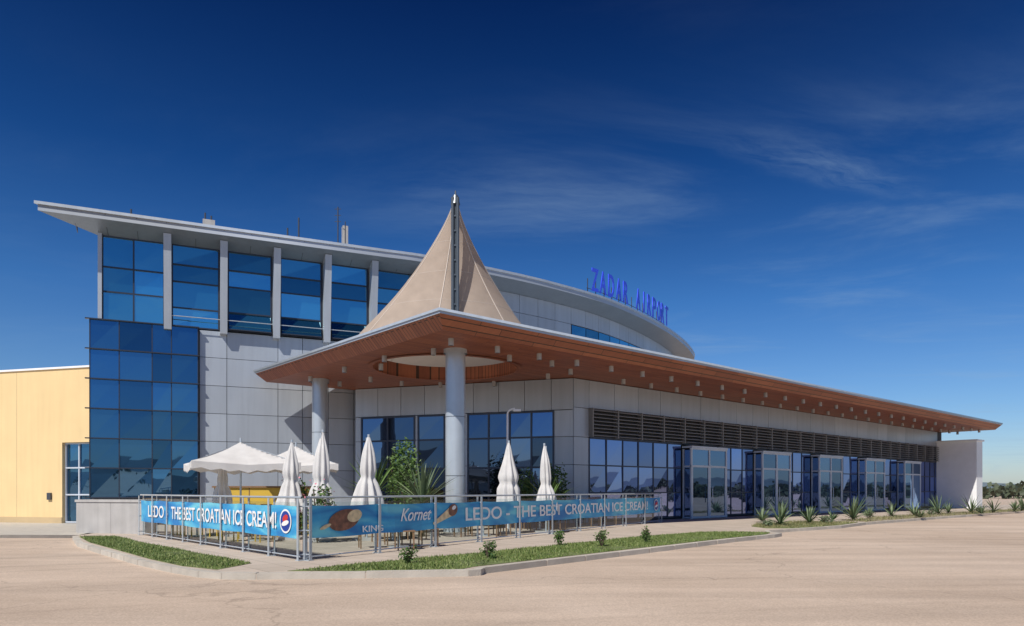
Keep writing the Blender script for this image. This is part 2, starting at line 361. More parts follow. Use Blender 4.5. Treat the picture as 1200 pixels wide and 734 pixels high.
def panels(mb,fr_,te,ze,o0=-.1,o1=.0,g=.011):
    for i in range(len(te)-1):
        for j in range(len(ze)-1):
            mb.box(fr_,te[i]+g,te[i+1]-g,o0,o1+random.uniform(0,.004),ze[j]+g,ze[j+1]-g)
mb=MB()
panels(mb,F2,[5.87,7.0,9.2,10.3,11.5,12.7,13.4,14.6,16],[0,1.1,2.35,3.6,4.85,6.1,7.35,8.55],-.1,.06)
panels(mb,F2,[1.95,3.8,5.87],[0,1.05],-.1,.03)
def along(P,step):
    P=[np.array(p) for p in P]; L=[0]
    for i in range(1,len(P)): L.append(L[-1]+np.linalg.norm(P[i]-P[i-1]))
    tt=np.arange(0,L[-1],step); X=np.interp(tt,L,[p[0] for p in P]); Y=np.interp(tt,L,[p[1] for p in P]); return list(zip(X,Y))
wp=along(wcurve,1.35); gl=MB(); st=None
for i in range(1,len(wp)-1):
    f=F(wp[i],(wp[i+1][0]-wp[i][0],wp[i+1][1]-wp[i][1])); l=math.hypot(wp[i+1][0]-wp[i][0],wp[i+1][1]-wp[i][1])
    win=2.6<wp[i][0]<10.2 and wp[i][1]<60
    ze=[6.3,7.8,9.1,10.45,11.2,12.2]
    for j in range(5):
        if j==3 and win:
            e=[random.uniform(-.01,.01) for _ in range(4)]
            gl.quad([f.P(.03,.02+e[0],10.5),f.P(l-.03,.02+e[1],10.5),f.P(l-.03,.02+e[2],11.15),f.P(.03,.02+e[3],11.15)])
            continue
        mb.box(f,.012,l-.012,-.13,.0,ze[j]+.012,ze[j+1]-.012)
mb.done('wall_panels',M_panel,T); gl.done('strip_window',M_gUp,T)
# ---- low wing
wing=[C,xy(F1,44,0),xy(F1,44,-12),xy(F1,10,-12),xy(F1,0,-8),(E[0],E[1]+2),E]
slab('wing_wall_core',inset(wing,.12),0,6.3,M_back,T)
mb=MB()
doors=[7.6+6.65*k for k in range(5)]
panels(mb,F1,[.0,.95],[0,1.25,2.5,3.7,4.95,6.18],-.1,.02)
panels(mb,F1,[.95+1.6625*k for k in range(0,26)],[4.98,6.18],-.1,.02)
panels(mb,F3,[0,1.2,2.4,3.6,4.8,6,7.2,8.4,9.6,L3],[4.85,6.18],-.1,.02)
for a,b in((0,.35),(3.1,3.3),(9.7,L3)):
    panels(mb,F3,[a,b],[0,1.25,2.5,3.7,4.84],-.1,.02)
panels(mb,F3,[4.6,5.75],[0,1.25,2.5,3.7,4.84],-.1,.02)
mb.done('wing_panels',M_panel,T)
g=MB(); fr=MB(); lv=MB(); dr=MB()
s=.95
while s<43.5:
    isdoor=any(abs(s-d)<.2 for d in doors)
    e1=min(s+3.325,43.9)
    if not isdoor:
        n=3
        for i in range(n):
            a=s+(e1-s)*i/n; b=s+(e1-s)*(i+1)/n
            for z0,z1 in((.12,1.3),(1.3,2.5),(2.5,3.68)):
                e=[random.uniform(-.008,.008) for _ in range(4)]
                g.quad([F1.P(a+.03,.02+e[0],z0+.03),F1.P(b-.03,.02+e[1],z0+.03),F1.P(b-.03,.02+e[2],z1-.03),F1.P(a+.03,.02+e[3],z1-.03)])
            fr.box(F1,a-.03,a+.03,-.1,.05,.05,3.7)
        for z in(.1,1.3,2.5,3.68): fr.box(F1,s,e1,-.1,.045,z-.03,z+.03)
    else:
        o=.55; mid=(s+e1)/2
        for a in (s+.1,mid-.04,e1-.18): dr.box(F1,a,a+.1,o-.08,o,0,3.42)
        for z in (.02,2.55,3.42): dr.box(F1,s+.1,e1-.08,o-.09,o+.01,z,z+.1)
        dr.box(F1,s+.1,e1-.08,0,o+.05,3.5,3.6)
        for a in (s+.1,e1-.16): 
            dr.box(F1,a,a+.08,0.03,.1,0,3.45); dr.box(F1,a,a+.08,.1,o-.08,2.55,2.63); dr.box(F1,a,a+.08,.1,o-.08,0.02,.1)
            g.quad([F1.P(a+.04,.05,.1),F1.P(a+.04,o-.05,.1),F1.P(a+.04,o-.05,3.4),F1.P(a+.04,.05,3.4)],2)
        for a,b in((s+.2,mid-.04),(mid+.06,e1-.18)):
            g.quad([F1.P(a,o-.04,.12),F1.P(b,o-.04,.12),F1.P(b,o-.04,2.55),F1.P(a,o-.04,2.55)],2)
            g.quad([F1.P(a,o-.04,2.65),F1.P(b,o-.04,2.65),F1.P(b,o-.04,3.42),F1.P(a,o-.04,3.42)],2)
            tt=b-.15 if a<mid-.5 else a+.15
            dr.tube(F1.P(tt,o+.04,.8),F1.P(tt,o+.04,1.6),.02)
            dr.box(F1,a,a+.06,o-.06,o-.01,.1,2.55); dr.box(F1,b-.06,b,o-.06,o-.01,.1,2.55)
    for a,b in((s,(s+e1)/2),((s+e1)/2,e1)):
        for z in np.arange(3.82,4.92,.155):
            lv.hexa([F1.P(a+.05,.26,z-.05),F1.P(b-.05,.26,z-.05),F1.P(b-.05,.1,z+.02),F1.P(a+.05,.1,z+.02)],[F1.P(a+.05,.26,z-.02),F1.P(b-.05,.26,z-.02),F1.P(b-.05,.1,z+.05),F1.P(a+.05,.1,z+.05)])
        lv.box(F1,a-.035,a+.035,0,.27,3.72,4.97)
    s+=3.325
fr.box(F1,.95,43.9,-.1,.07,3.69,3.78)
for a,b,n in((.35,3.1,2),(3.3,4.6,1),(5.75,9.7,4)):
    for i in range(n):
        p=a+(b-a)*i/n; q=a+(b-a)*(i+1)/n
        for z0,z1 in((.1,2.4),(2.4,3.7),(3.7,4.82)):
            e=[random.uniform(-.012,.012) for _ in range(4)]
            g.quad([F3.P(p+.04,.02+e[0],z0+.04),F3.P(q-.04,.02+e[1],z0+.04),F3.P(q-.04,.02+e[2],z1-.04),F3.P(p+.04,.02+e[3],z1-.04)],1)
        fr.box(F3,p-.04,p+.04,-.1,.05,.05,4.84)
    fr.box(F3,b-.04,b+.04,-.1,.05,.05,4.84)
    for z in(.08,2.4,3.7,4.8): fr.box(F3,a,b,-.1,.045,z-.04,z+.04)
g.done('wing_glass',[M_gFac,M_gTer,M_gDoor],T); fr.done('wing_window_frames',M_frame,T); lv.done('sun_louvres',M_louv,T); dr.done('entrance_doors',M_framel,T)
mb=MB(); mb.box(F1,42.2,43.6,.05,2.9,0,5.3); mb.box(F1,42.05,43.75,.0,3.0,5.3,5.42); mb.done('end_pier',M_white,T)
# ---- canopy
K=[xy(F1,-9.75,4.06),xy(F1,44.3,4.06),xy(F1,44.3,-11),xy(F1,9,-11),xy(F1,2,-8),(-7.7,34.25),(-11.42,31.42)]
hc=(-2.6,27.75)
def circ(c,r,n=64): return [(c[0]+r*math.cos(2*math.pi*i/n),c[1]+r*math.sin(2*math.pi*i/n)) for i in range(n)]
slab('canopy_metal_deck',K,6.58,6.70,M_panel_hi,T,[circ(hc,2.82)])
slab('canopy_drip_edge',inset(K,-.04),6.65,6.73,M_steel,T,[circ(hc,3.0)])
skirt('canopy_timber_fascia',inset(K,.03),6.58,inset(K,.38),6.2,M_wood,T)
slab('canopy_soffit',inset(K,.38),6.2,6.24,M_wood,T,[circ(hc,2.8)])
ci=circ(hc,2.8); skirt('canopy_oculus_reveal',ci,6.16,ci,6.72,M_wood,T)
skirt('oculus_trim',circ(hc,2.8),6.17,circ(hc,2.98),6.17,M_wood,T)
mb=MB()
def dl(x,y):
    mb.cyl(x,y,5.98,6.22,.088,n=16,mi=0); mb.cyl(x,y,5.975,5.985,.065,n=16,mi=1)
for s in np.arange(-8.5,44,1.9):
    p=xy(F1,s,2.9); dl(*p)
    if s>0: p=xy(F1,s+.95,1.1); dl(*p)
for s_,o_ in [(-8.6,-1),(-8.6,-4),(-8.6,-7),(-7,-7.5),(-6.6,-5.5),(-5,-5.6),(-3.5,-4.8),(-1.9,-3),(-1.5,0),(-1.6,1.4),(-3.4,2.2),(-5.3,2.0),(-7.8,-2.6),(-8,1.2)]:
    dl(*xy(F1,s_,o_))
mb.done('canopy_downlights',[M_light,M_steeld],T,False)
mb=MB()
for x,y,r in((-1.93,24.15,.34),(-8.3,30.6,.33)):
    mb.cyl(x,y,0,6.21,r,n=40,cap=False); 
    for z in(1.9,3.9): mb.cyl(x,y,z-.008,z+.008,r+.006,n=40,mi=1,cap=False)
    mb.cyl(x,y,0,.12,r+.08,n=40,cap=False); mb.cyl(x,y,6.05,6.205,r+.06,n=40,cap=False)
mb.done('canopy_columns',[M_steel,M_steeld],T,True)
mb=MB()
for dx in(-.085,.085): mb.cyl(-1.93+dx,24.05,6.7,11.35,.055,n=12)
mb.cyl(-1.93,24.12,6.7,11.35,.05,n=12)
FW=F((0,0),(1,0))
for z in np.arange(7.2,11.2,.5): mb.box(FW,-2.04,-1.82,-24.13,-24.03,z,z+.05)
mb.cyl(-1.93,24.15,11.15,11.45,.16,.09,n=16); mb.cyl(-1.93,24.15,11.4,11.62,.05,.02,n=10)
mb.done('tent_mast',M_mast,T)
# tent
mb=MB(); nseg=64; nr=26; ap=np.array([-1.95,24.45]); R=3.72; z0=6.72; z1=11.3
ctr=np.array([-2.6,27.7])
def tp(k,i):
    t=k/nr; r=.09+R*t**1.28; c=ap*(1-t)+ctr*t; a=2*math.pi*i/nseg
    sc=1-.045*math.sin(math.pi*min(t*1.2,1))*(abs(math.sin(4*a)))
    return (c[0]+r*sc*math.cos(a),c[1]+r*sc*math.sin(a),z1+(z0-z1)*t)
for k in range(nr):
    for i in range(nseg): mb.quad([tp(k+1,i),tp(k+1,i+1),tp(k,i+1),tp(k,i)])
o=mb.done('tent_roof',M_tent,T,True)
bm=bmesh.new(); bm.from_mesh(o.data); bmesh.ops.remove_doubles(bm,verts=bm.verts,dist=.001); bm.to_mesh(o.data); bm.free()
mb=MB()
for q in range(8):
    i=q*8
    for k in range(nr):
        a=Vector(tp(k,i)); b=Vector(tp(k+1,i)); mb.tube(a,b,.018,6)
for k in (7,13,19):
    for i in range(nseg): mb.tube(tp(k,i),tp(k,i+1),.006,4)
mb.done('tent_ribs',M_tentrib,T)
mb=MB(); lo=circ((ctr[0],ctr[1]),R+.22); hi=circ((ctr[0],ctr[1]),R+.12)
for i in range(64):
    j=(i+1)%64; mb.quad([(*lo[i],6.7),(*lo[j],6.7),(*hi[j],6.86),(*hi[i],6.86)])
mb.done('tent_base_ring',M_steel,T)
# roof equipment
mb=MB()
p=xy(F2,11.9,.3); mb.cyl(p[0],p[1],12.8,14.9,.03,n=8); mb.cyl(p[0]+.35,p[1],12.8,14.2,.025,n=8)
for z in (14.2,14.5,14.8): mb.tube((p[0]-.15,p[1],z),(p[0]+.15,p[1],z),.015,6)
mb.box(F2,12.15,12.4,-.1,.2,12.8,14.1,1)
for t,h in((6.1,13.7),(6.35,13.6),(9.6,13.55),(10.1,14.1),(3.2,13.4)): 
    p=xy(F2,t,.3); mb.cyl(p[0],p[1],12.8,h,.04,n=8)
mb.box(F2,6.0,6.5,.1,.4,12.8,13.4,1)
mb.done('roof_antennas_and_vents',[M_steeld,M_stone],T)
# ---- sign
S=empty('airport_name_sign')
rc=along(curve,.1); word='ZADAR AIRPORT'
idx=min(range(len(rc)),key=lambda i:abs(rc[i][0]-4.75)+(9 if rc[i][1]>60 else 0)); pitch=.89
mbp=MB()
for n,ch in enumerate(word):
    i=int(idx+n*pitch*10); a=rc[i]; b=rc[i+6]; f=F(a,(b[0]-a[0],b[1]-a[1]))
    if ch!=' ':
        text('letter_'+ch.lower()+'_%d'%n,ch,f,0.04 if ch!='I' else .3,-.2,13.1,.17 if ch=='I' else .66,1.35,M_blue,S,.05,.012)
    mbp.box(f,.1,.14,-.55,-.51,12.85,13.9); mbp.box(f,0,pitch,-.52,-.49,13.3,13.33)
mbp.done('sign_frame',M_steeld,S)
# ---- yellow building
Y=empty('yellow_building')
F4=F((-17.77-.965*16,29.87+.264*16),(.965,-.264))
mb=MB(); mb.box(F4,0,14.5,-9,0,0,6.6); mb.box(F4,14.5,16.0,-9,0,3.45,6.6); mb.box(F4,14.5,16.0,-9,-.35,0,3.45); mb.done('walls',M_yel,Y)
mb=MB(); mb.box(F4,-.05,16.02,-9,.06,6.6,6.68); mb.done('roof_coping',M_white,Y)
mb=MB()
for z0,z1 in((.1,1.2),(1.25,2.35),(2.4,3.4)):
    for a,b in((14.58,15.22),(15.26,15.95)): mb.quad([F4.P(a,-.2,z0),F4.P(b,-.2,z0),F4.P(b,-.19,z1),F4.P(a,-.2,z1)])
mb.done('door_glass',M_gLow,Y)
mb=MB()
for a in(14.5,15.21,15.92): mb.box(F4,a,a+.06,-.24,-.14,0,3.44)
for z in(.02,1.19,2.34,3.38): mb.box(F4,14.5,15.99,-.25,-.13,z,z+.06)
mb.done('door_frame',M_framel,Y)
mb=MB(); mb.box(F4,13.75,13.95,0,.08,1.0,1.3); mb.done('intercom_box',M_steeld,Y)
mb=MB(); mb.box(F4,12.0,12.02,0,.004,0,6.55);mb.box(F4,6.5,6.52,0,.004,0,6.55); mb.box(F4,0,14.5,0,.03,0,.25); mb.done('wall_joints_and_skirting',mat('render_joint',(.5,.38,.22),.8),Y)
mb=MB(); fp=F((-14.4,23.4),(2.75,-.75))
for a,b in((0,1.4),(1.4,2.75)): mb.box(fp,a+.004,b-.004,-.5,0,0,1.02)
mb.box(fp,-.03,2.78,-.53,.03,1.02,1.1); mb.done('stone_planter_wall',M_stone)
# ---------------------------------------------------------------- fence
FR=F((-4.15,14.2),(10.65,17.2)); LR=20.2
FL=F((-11.6,22.35),(7.45,-8.15)); LL=11.04
fe=empty('glass_terrace_fence')
mb=MB(); gl=MB()
for f,L,nb in((FR,LR,10),(FL,LL,8)):
    for i in range(nb+1):
        t=L*i/nb
        for o in(.02,.15): mb.box(f,t-.035,t+.035,o,o+.014,0,1.24)
        for z in(.12,.6,1.08): mb.tube(f.P(t,.0,z),f.P(t,.17,z),.014)
        mb.box(f,t-.07,t+.07,-.0,.18,0,.015)
        if i<nb:
            a=t+.06; b=t+L/nb-.06
            gl.quad([f.P(a,.07,.1),f.P(b,.07,.1),f.P(b,.07,1.16),f.P(a,.07,1.16)])
    mb.tube(f.P(-.05,.09,1.26),f.P(L+.05,.09,1.26),.024,10)
    mb.tube(f.P(0,.07,.07),f.P(L,.07,.07),.015,8)
mb.done('posts_and_rail',M_steel,fe); gl.done('glass_panels',M_clear,fe)
def banner(name,f,L,t0,t1,z0=.45,z1=1.10,off=.115):
    mb=MB(); n=80
    fn=lambda t,z: f.P(t,off+.008*math.sin(t*3.1)+.005*math.sin(t*9+z*6),z+(-.02*math.sin(math.pi*((t%2.02)/2.02))))
    for i in range(n):
        a=t0+(t1-t0)*i/n; b=t0+(t1-t0)*(i+1)/n
        for j in range(3):
            p=z0+(z1-z0)*j/3; q=z0+(z1-z0)*(j+1)/3
            mb.quad([fn(a,p),fn(b,p),fn(b,q),fn(a,q)])
    return mb.done(name,M_ban,B,True)
B=empty('ice_cream_banner')
banner('banner_sheet_front',FR,LR,.05,LR-.1); 
text('slogan','LEDO - THE BEST CROATIAN ICE CREAM!',FR,5.35,.135,.60,13.2,.35,M_txt,B,.003,.012)
text('product_word','Kornet',FR,2.75,.135,.68,1.15,.3,M_txt,B,.003,.01,.4)
text('product_word_small','KING',FR,1.5,.137,.49,.65,.14,M_txt,B,.003,.01)
def disc(name,f,t,z,rx,rz,m,off,parent,rot=0):
    mb=MB(); pts=[]
    for i in range(28):
        a=2*math.pi*i/28; x=rx*math.cos(a); y=rz*math.sin(a)
        pts.append(f.P(t+x*math.cos(rot)-y*math.sin(rot),off,z+x*math.sin(rot)+y*math.cos(rot)))
    mb.quad(pts); return mb.done(name,m,parent)
M_choc=mat('print_chocolate',(.22,.09,.05),.5,0,.6,9); M_cream=mat('print_cream',(.75,.58,.34),.5,0,.3,9); M_red=mat('print_red',(.6,.03,.03),.5); M_nav=mat('print_navy',(.01,.04,.3),.5)
disc('ice_cream_choc',FR,.95,.78,.45,.22,M_choc,.138,B,.15); disc('ice_cream_choc_hl',FR,1.25,.86,.22,.13,M_cream,.141,B,.2)
disc('ice_cream_stick',FR,.42,.66,.16,.04,M_cream,.141,B,.3)
mb=MB(); mb.quad([FR.P(3.95,.139,.60),FR.P(4.0,.139,.54),FR.P(4.85,.139,.78),FR.P(4.65,.139,.98)]); mb.done('ice_cream_cone',M_cream,B)
disc('ice_cream_cone_top',FR,4.78,.9,.2,.15,M_choc,.142,B,.3); disc('ice_cream_cone_hl',FR,4.82,.96,.09,.05,M_txt,.145,B,.3)
def logo(f,t,B):
    disc('logo_white',f,t,.77,.27,.25,M_txt,.139,B); disc('logo_navy',f,t,.77,.23,.21,M_nav,.142,B); disc('logo_red',f,t,.83,.13,.07,M_red,.145,B,.3); disc('logo_stripe',f,t,.73,.17,.05,M_txt,.148,B,.2)
logo(FR,19.55,B)
B=empty('ice_cream_banner')
banner('banner_sheet',FL,LL,.1,LL-.02); logo(FL,10.45,B)
text('slogan','THE BEST CROATIAN ICE CREAM!',FL,3.1,.135,.60,6.9,.35,M_txt,B,.003,.012)
text('slogan_name','LEDO -',FL,.9,.135,.60,1.9,.35,M_txt,B,.003,.012)
# ---------------------------------------------------------------- umbrellas
def closed_umbrella(x,y,h=2.85,w=.34,z0=.75,seed=0):
    r=random.Random(seed); e=empty('closed_umbrella'); mb=MB(); nf=8; n=nf*6; nz=26
    tie=z0+(h-z0)*r.uniform(.36,.46); lean=(r.uniform(-.07,.07),r.uniform(-.05,.05)); ph=r.random()*6
    ring=[]
    for k in range(nz+1):
        t=k/nz; z=z0+(h-z0)*t
        rad=w*(1-t)**.66*(1.0+.12*math.sin(t*9+ph))
        rad*= 1-.24*math.exp(-((z-tie)/.12)**2)
        rad=max(rad,.02); row=[]
        for i in range(n):
            a=2*math.pi*i/n; fold=1+.30*(1-t*.6)*math.cos(nf*a+1.2*t+ph)+.1*math.cos(3*a+ph)
            zz=z-(.10*(math.cos(nf*a)+math.cos(3*a+ph)) if k==0 else 0)
            row.append((x+lean[0]*t+rad*fold*math.cos(a),y+lean[1]*t+rad*fold*math.sin(a),zz))
        ring.append(row)
    for k in range(nz):
        for i in range(n): j=(i+1)%n; mb.quad([ring[k][i],ring[k][j],ring[k+1][j],ring[k+1][i]])
    o=mb.done('canvas',M_umb,e,True)
    bm=bmesh.new(); bm.from_mesh(o.data); bmesh.ops.remove_doubles(bm,verts=bm.verts,dist=.0005); bm.to_mesh(o.data); bm.free()
    mb=MB(); mb.cyl(x,y,0,h-.05,.025,n=10); mb.cyl(x+lean[0],y+lean[1],h-.03,h+.04,.035,n=10); mb.box(F((x,y),(1,0)),-.35,.35,-.35,.35,0,.07,1); mb.done('pole_and_base',[M_steel,M_stone],e)
for i,(X,Yy,h,w) in enumerate([(-6.37,20.4,2.82,.33),(-5.29,19.6,3.05,.32),(-4.12,20.1,2.95,.36),(-.11,23.0,2.98,.40),(1.11,23.1,2.9,.27),(-9.1,22.2,2.65,.25)]):
    closed_umbrella(X,Yy,h,w,.8,i)
def open_umbrella(x,y,rot,hw=1.45,ze=2.12,zp=2.86):
    e=empty('open_umbrella'); mb=MB(); n=12
    def pt(u,v):
        m=max(abs(u),abs(v)); z=zp-(zp-ze)*(m**.9)+.10*(abs(u*v)*m)
        c=math.cos(rot);s=math.sin(rot); X=u*hw;Y_=v*hw; return (x+X*c-Y_*s,y+X*s+Y_*c,z)
    for i in range(-n,n):
        for j in range(-n,n):
            mb.quad([pt(i/n,j/n),pt((i+1)/n,j/n),pt((i+1)/n,(j+1)/n),pt(i/n,(j+1)/n)])
    for sd in range(4):
        for i in range(-n,n):
            def q(a): 
                return [(a,-1),(1,a),(-a,1),(-1,-a)][sd]
            A=pt(*q(i/n));Bq=pt(*q((i+1)/n)); w0=.2+.03*math.cos(i*math.pi/2); w1=.2+.03*math.cos((i+1)*math.pi/2)
            mb.quad([(A[0],A[1],A[2]-w0),(Bq[0],Bq[1],Bq[2]-w1),Bq,A])
    mb.done('canopy_canvas',M_umb,e)
    mb=MB(); mb.cyl(x,y,0,zp+.12,.03,n=10); mb.box(F((x,y),(1,0)),-.35,.35,-.35,.35,0,.07,1)
    for u,v in((1,1),(1,-1),(-1,1),(-1,-1),(1,0),(0,1),(-1,0),(0,-1)):
        p=pt(u*.97,v*.97); q=pt(u*.03,v*.03); mb.tube((p[0],p[1],p[2]-.03),(q[0],q[1],q[2]-.05),.012,6); m=pt(u*.5,v*.5); mb.tube((m[0],m[1],m[2]-.03),(x,y,ze-.1),.01,6)
    mb.done('pole_and_ribs',[M_steel,M_stone],e)
open_umbrella(-8.35,21.8,.5,1.5,2.14,2.9); open_umbrella(-7.5,24.6,.3,1.35,2.2,2.95)
mb=MB(); lx,ly=-.17,26.5
mb.cyl(lx,ly,0,4.25,.05,.035,n=12); 
pr=Vector((lx,ly,4.25))
for i in range(1,9):
    a=math.pi/2*i/8; q=Vector((lx+.28*(1-math.cos(a)),ly,4.25+.22*math.sin(a))); mb.tube(pr,q,.03,8); pr=q
mb.box(FW,lx+.22,lx+.5,-ly-.06,-ly+.06,4.36,4.44); mb.cyl(lx,ly,0,.2,.09,n=12)
mb.done('street_lamp',M_white)
def table(x,y):
    e=empty('cafe_table'); mb=MB(); mb.cyl(x,y,.72,.75,.4,n=24); mb.cyl(x,y,.03,.72,.035,n=10); mb.cyl(x,y,0,.03,.25,n=20); mb.done('table_mesh',M_steel,e)
def chair(x,y,a,m):
    e=empty('cafe_chair'); f=F((x,y),(math.cos(a),math.sin(a))); mb=MB(); mb.box(f,-.22,.22,-.22,.22,.43,.46)
    for t in(-.2,.17):
        mb.box(f,t,t+.03,-.22,-.19,0,.9); mb.box(f,t,t+.03,.18,.21,0,.43)
    for z in(.55,.66,.77,.88): mb.box(f,-.2,.2,-.215,-.195,z,z+.07)
    mb.done('chair_mesh',m,e)
for x,y in((-9.6,21.6),(-7.2,19.9),(-6.2,22.6),(-3.4,20.2),(-.9,22.0),(-4.5,24.5),(1.0,25.5),(-2.8,17.5),(3.2,28.4),(-8.6,24)):
    table(x,y); 
    for k in range(4): a=k*1.57+x; chair(x+.75*math.cos(a),y+.75*math.sin(a),a+math.pi/2,M_yelp if x<-5 else M_wick)
f=F((-10.6,25.2),(1,.15)); mb=MB(); mb.box(f,0,3.6,-.6,0,0,1.5); mb.box(f,-.06,3.66,-.66,.06,1.5,1.56,1)
for t in(1.2,2.4): mb.box(f,t-.015,t+.015,0,.01,.05,1.48,1)
mb.done('cafe_bar_counter',[M_yelp,M_wick])
# ---------------------------------------------------------------- ground
G=MB(); G.quad([(-3000,-3000,-.1),(3000,-3000,-.1),(3000,3000,-.1),(-3000,3000,-.1)]); G.done('ground',M_apron)
isl=[(-13.4,21.6),(-11.6,18.9),(-9.7,16.7),(-7.5,14.2),(-6.2,12.9),(-5.4,12.2),(-4.9,11.95),(-4.3,11.9),(-2.5,12.1),(-.75,12.36),(-.55,12.5),(-.5,12.75),(.69,14.1),(3.3,17.0),(6.5,20.6),(8.3,22.4),(8.8,23.1),(8.7,23.8),(8.9,24.6),(10.5,26.0),(13,28.0),(15.4,30.8),(20.5,35.5),(26.5,40.8),(38,50.6),(50,61),(48,70),(30,75),(-10,50),(-14,30),(-14.2,24)]
slab('pavement',isl,-.25,0,M_pave)
ki=inset(isl,.14); mb=MB(); ko=inset(isl,-.006)
for i in range(len(isl)-8):
    A=np.array(ko[i]);Bk=np.array(ko[i+1]);Ci=np.array(ki[i]);Di=np.array(ki[i+1]); n=max(1,int(np.linalg.norm(Bk-A)/1.0))
    for q in range(n):
        a0=q/n+.006;a1=(q+1)/n-.006; P=[A+(Bk-A)*a0,A+(Bk-A)*a1,Ci+(Di-Ci)*a1,Ci+(Di-Ci)*a0]; h=.012+random.uniform(-.003,.004)
        mb.hexa([(*p,-.3) for p in P],[(*p,h) for p in P])
mb.done('kerb',mat('kerb_stones',(.47,.435,.38),.85,0,.14,3,.4,40,island=.1))
slab('pavement_yellow_building',[(-13.6,22.3),(-14.1,26.5),(-17,30.5),(-36,36),(-36,22.6)],-.25,.0,M_kerb)
def inpoly(P,x,y):
    c=np.zeros(len(x),bool); n=len(P); j=n-1
    for i in range(n):
        xi,yi=P[i];xj,yj=P[j]
        c^=((yi>y)!=(yj>y))&(x<(xj-xi)*(y-yi)/(yj-yi+1e-9)+xi); j=i
    return c
def grass(name,poly,dens,h,m,ms,clump=.5):
    e=empty(name); slab('soil',poly,-.0,.008,ms,e)
    P=np.array(poly); x0,y0=P.min(0);x1,y1=P.max(0); n=int((x1-x0)*(y1-y0)*dens)
    x=rng.uniform(x0,x1,n);y=rng.uniform(y0,y1,n); k=inpoly(poly,x,y)
    pat=np.sin(x*2.1+1.3*np.sin(y*1.7))+np.sin(y*2.7+x*.9)+rng.normal(size=n)*.9
    k&=pat>-clump*2.2; x=x[k];y=y[k];n=len(x); pat=pat[k]
    a=rng.random(n)*6.28; hh=h*(.4+rng.random(n)*.9)*(1+.2*pat.clip(-1,2)); w=.008+.006*rng.random(n)
    l=rng.normal(size=(n,2))*.4*hh[:,None]
    b=np.stack([x,y,np.full(n,.006)],1); dx=np.stack([np.cos(a)*w,np.sin(a)*w,np.zeros(n)],1)
    tip=b+np.stack([l[:,0],l[:,1],hh],1)
    V=np.stack([b-dx,b+dx,tip],1).reshape(-1,3); npmesh('blades',V,3,m,e)
grass('grass_verge',[(-13.0,21.3),(-12.2,21.7),(-9.2,18.2),(-5.0,13.6),(-5.2,12.5),(-6.1,13.1),(-7.35,14.4),(-9.5,16.9),(-11.4,19.1)],1000,.04,M_grass,M_soil,.7)
grass('grass_verge',[(-3.9,12.3),(-3.1,13.3),(0,16.7),(3.6,21.1),(6.2,23.6),(7.8,23.9),(8.5,23.3),(8.05,22.5),(6.3,20.75),(3.1,17.2),(.5,14.3),(-.72,12.95),(-.9,12.55),(-2.5,12.3)],1000,.04,M_grass,M_soil,.35)
grass('grass_verge',[(9.4,26.2),(10.4,26.2),(12.9,28.2),(15.1,30.9),(14.6,32.0),(12.6,31.6),(10.2,29.6),(9.3,27.5)],300,.07,M_grassd,M_soil,.5)
grass('dry_planting_bed',[(15.7,31.4),(20.4,35.7),(26.4,41.0),(37.8,50.8),(48,60),(47,61.5),(36.5,52.0),(25.4,42.6),(19.3,37.3),(15.4,33.2)],120,.09,M_grassd,M_dry,.3)
def shrub(name,x,y,h,r,n=500,size=.07,m=None,flowers=0,z=0):
    e=empty(name); mb=MB()
    for i in range(7):
        a=random.random()*6.28; q=r*random.uniform(.2,.7); mb.tube((x,y,z),(x+q*math.cos(a),y+q*math.sin(a),z+h*random.uniform(.5,.85)),.012,5)
    mb.done('stems',M_bark,e)
    V=[]
    for i in range(7):
        a=random.random()*6.28; q=r*.6*random.random(); c=(x+q*math.cos(a),y+q*math.sin(a),z+h*random.uniform(.3,.8))
        V.append(leaves(n//7,c,(r*.5,r*.5,h*.26),size))
    V=np.concatenate(V); npmesh('leaves',V,4,m or M_leaf,e)
    if flowers: npmesh('flowers',leaves(flowers,(x,y,z+h*.65),(r*.85,r*.85,h*.35),.06,.9,.9),4,M_leafp,e)
def yucca(name,x,y,h,r,n=45,trunk=0,wid=.05,m=None):
    e=empty(name); mb=MB()
    if trunk: mb.cyl(x,y,0,trunk,.09,.07,n=10,mi=1)
    for i in range(n):
        a=random.random()*6.28; el=random.uniform(.05,1.45); L=(h*math.sin(el)+r*math.cos(el))*random.uniform(.8,1.1)
        dx,dy=math.cos(a),math.sin(a); w=wid*random.uniform(.7,1.2); pts=[]
        for k in range(5):
            t=k/4; hd=L*t*math.cos(el)+.1*L*t*t; z=trunk+.05+L*t*math.sin(el)-.22*L*t*t*math.cos(el); ww=w*(1-t)**.7*(.5+1.2*min(t*2,1))*.6+.001
            pts.append(((x+dx*hd-dy*ww,y+dy*hd+dx*ww,max(z,.01)),(x+dx*hd+dy*ww,y+dy*hd-dx*ww,max(z,.01))))
        b=len(mb.v)
        for p,q in pts: mb.v+=[p,q]
        for k in range(4): mb.f.append((b+2*k,b+2*k+1,b+2*k+3,b+2*k+2)); mb.m.append(0)
    mb.done('leaves_and_trunk',[m or M_leafy,M_bark],e)
for x,y,h in((-1.98,13.5,.34),(-.49,14.5,.36),(1.18,17.9,.42),(2.23,17.6,.42),(3.6,19.05,.5)):
    shrub('small_oleander_shrub',x,y,h,.22,320,.06)
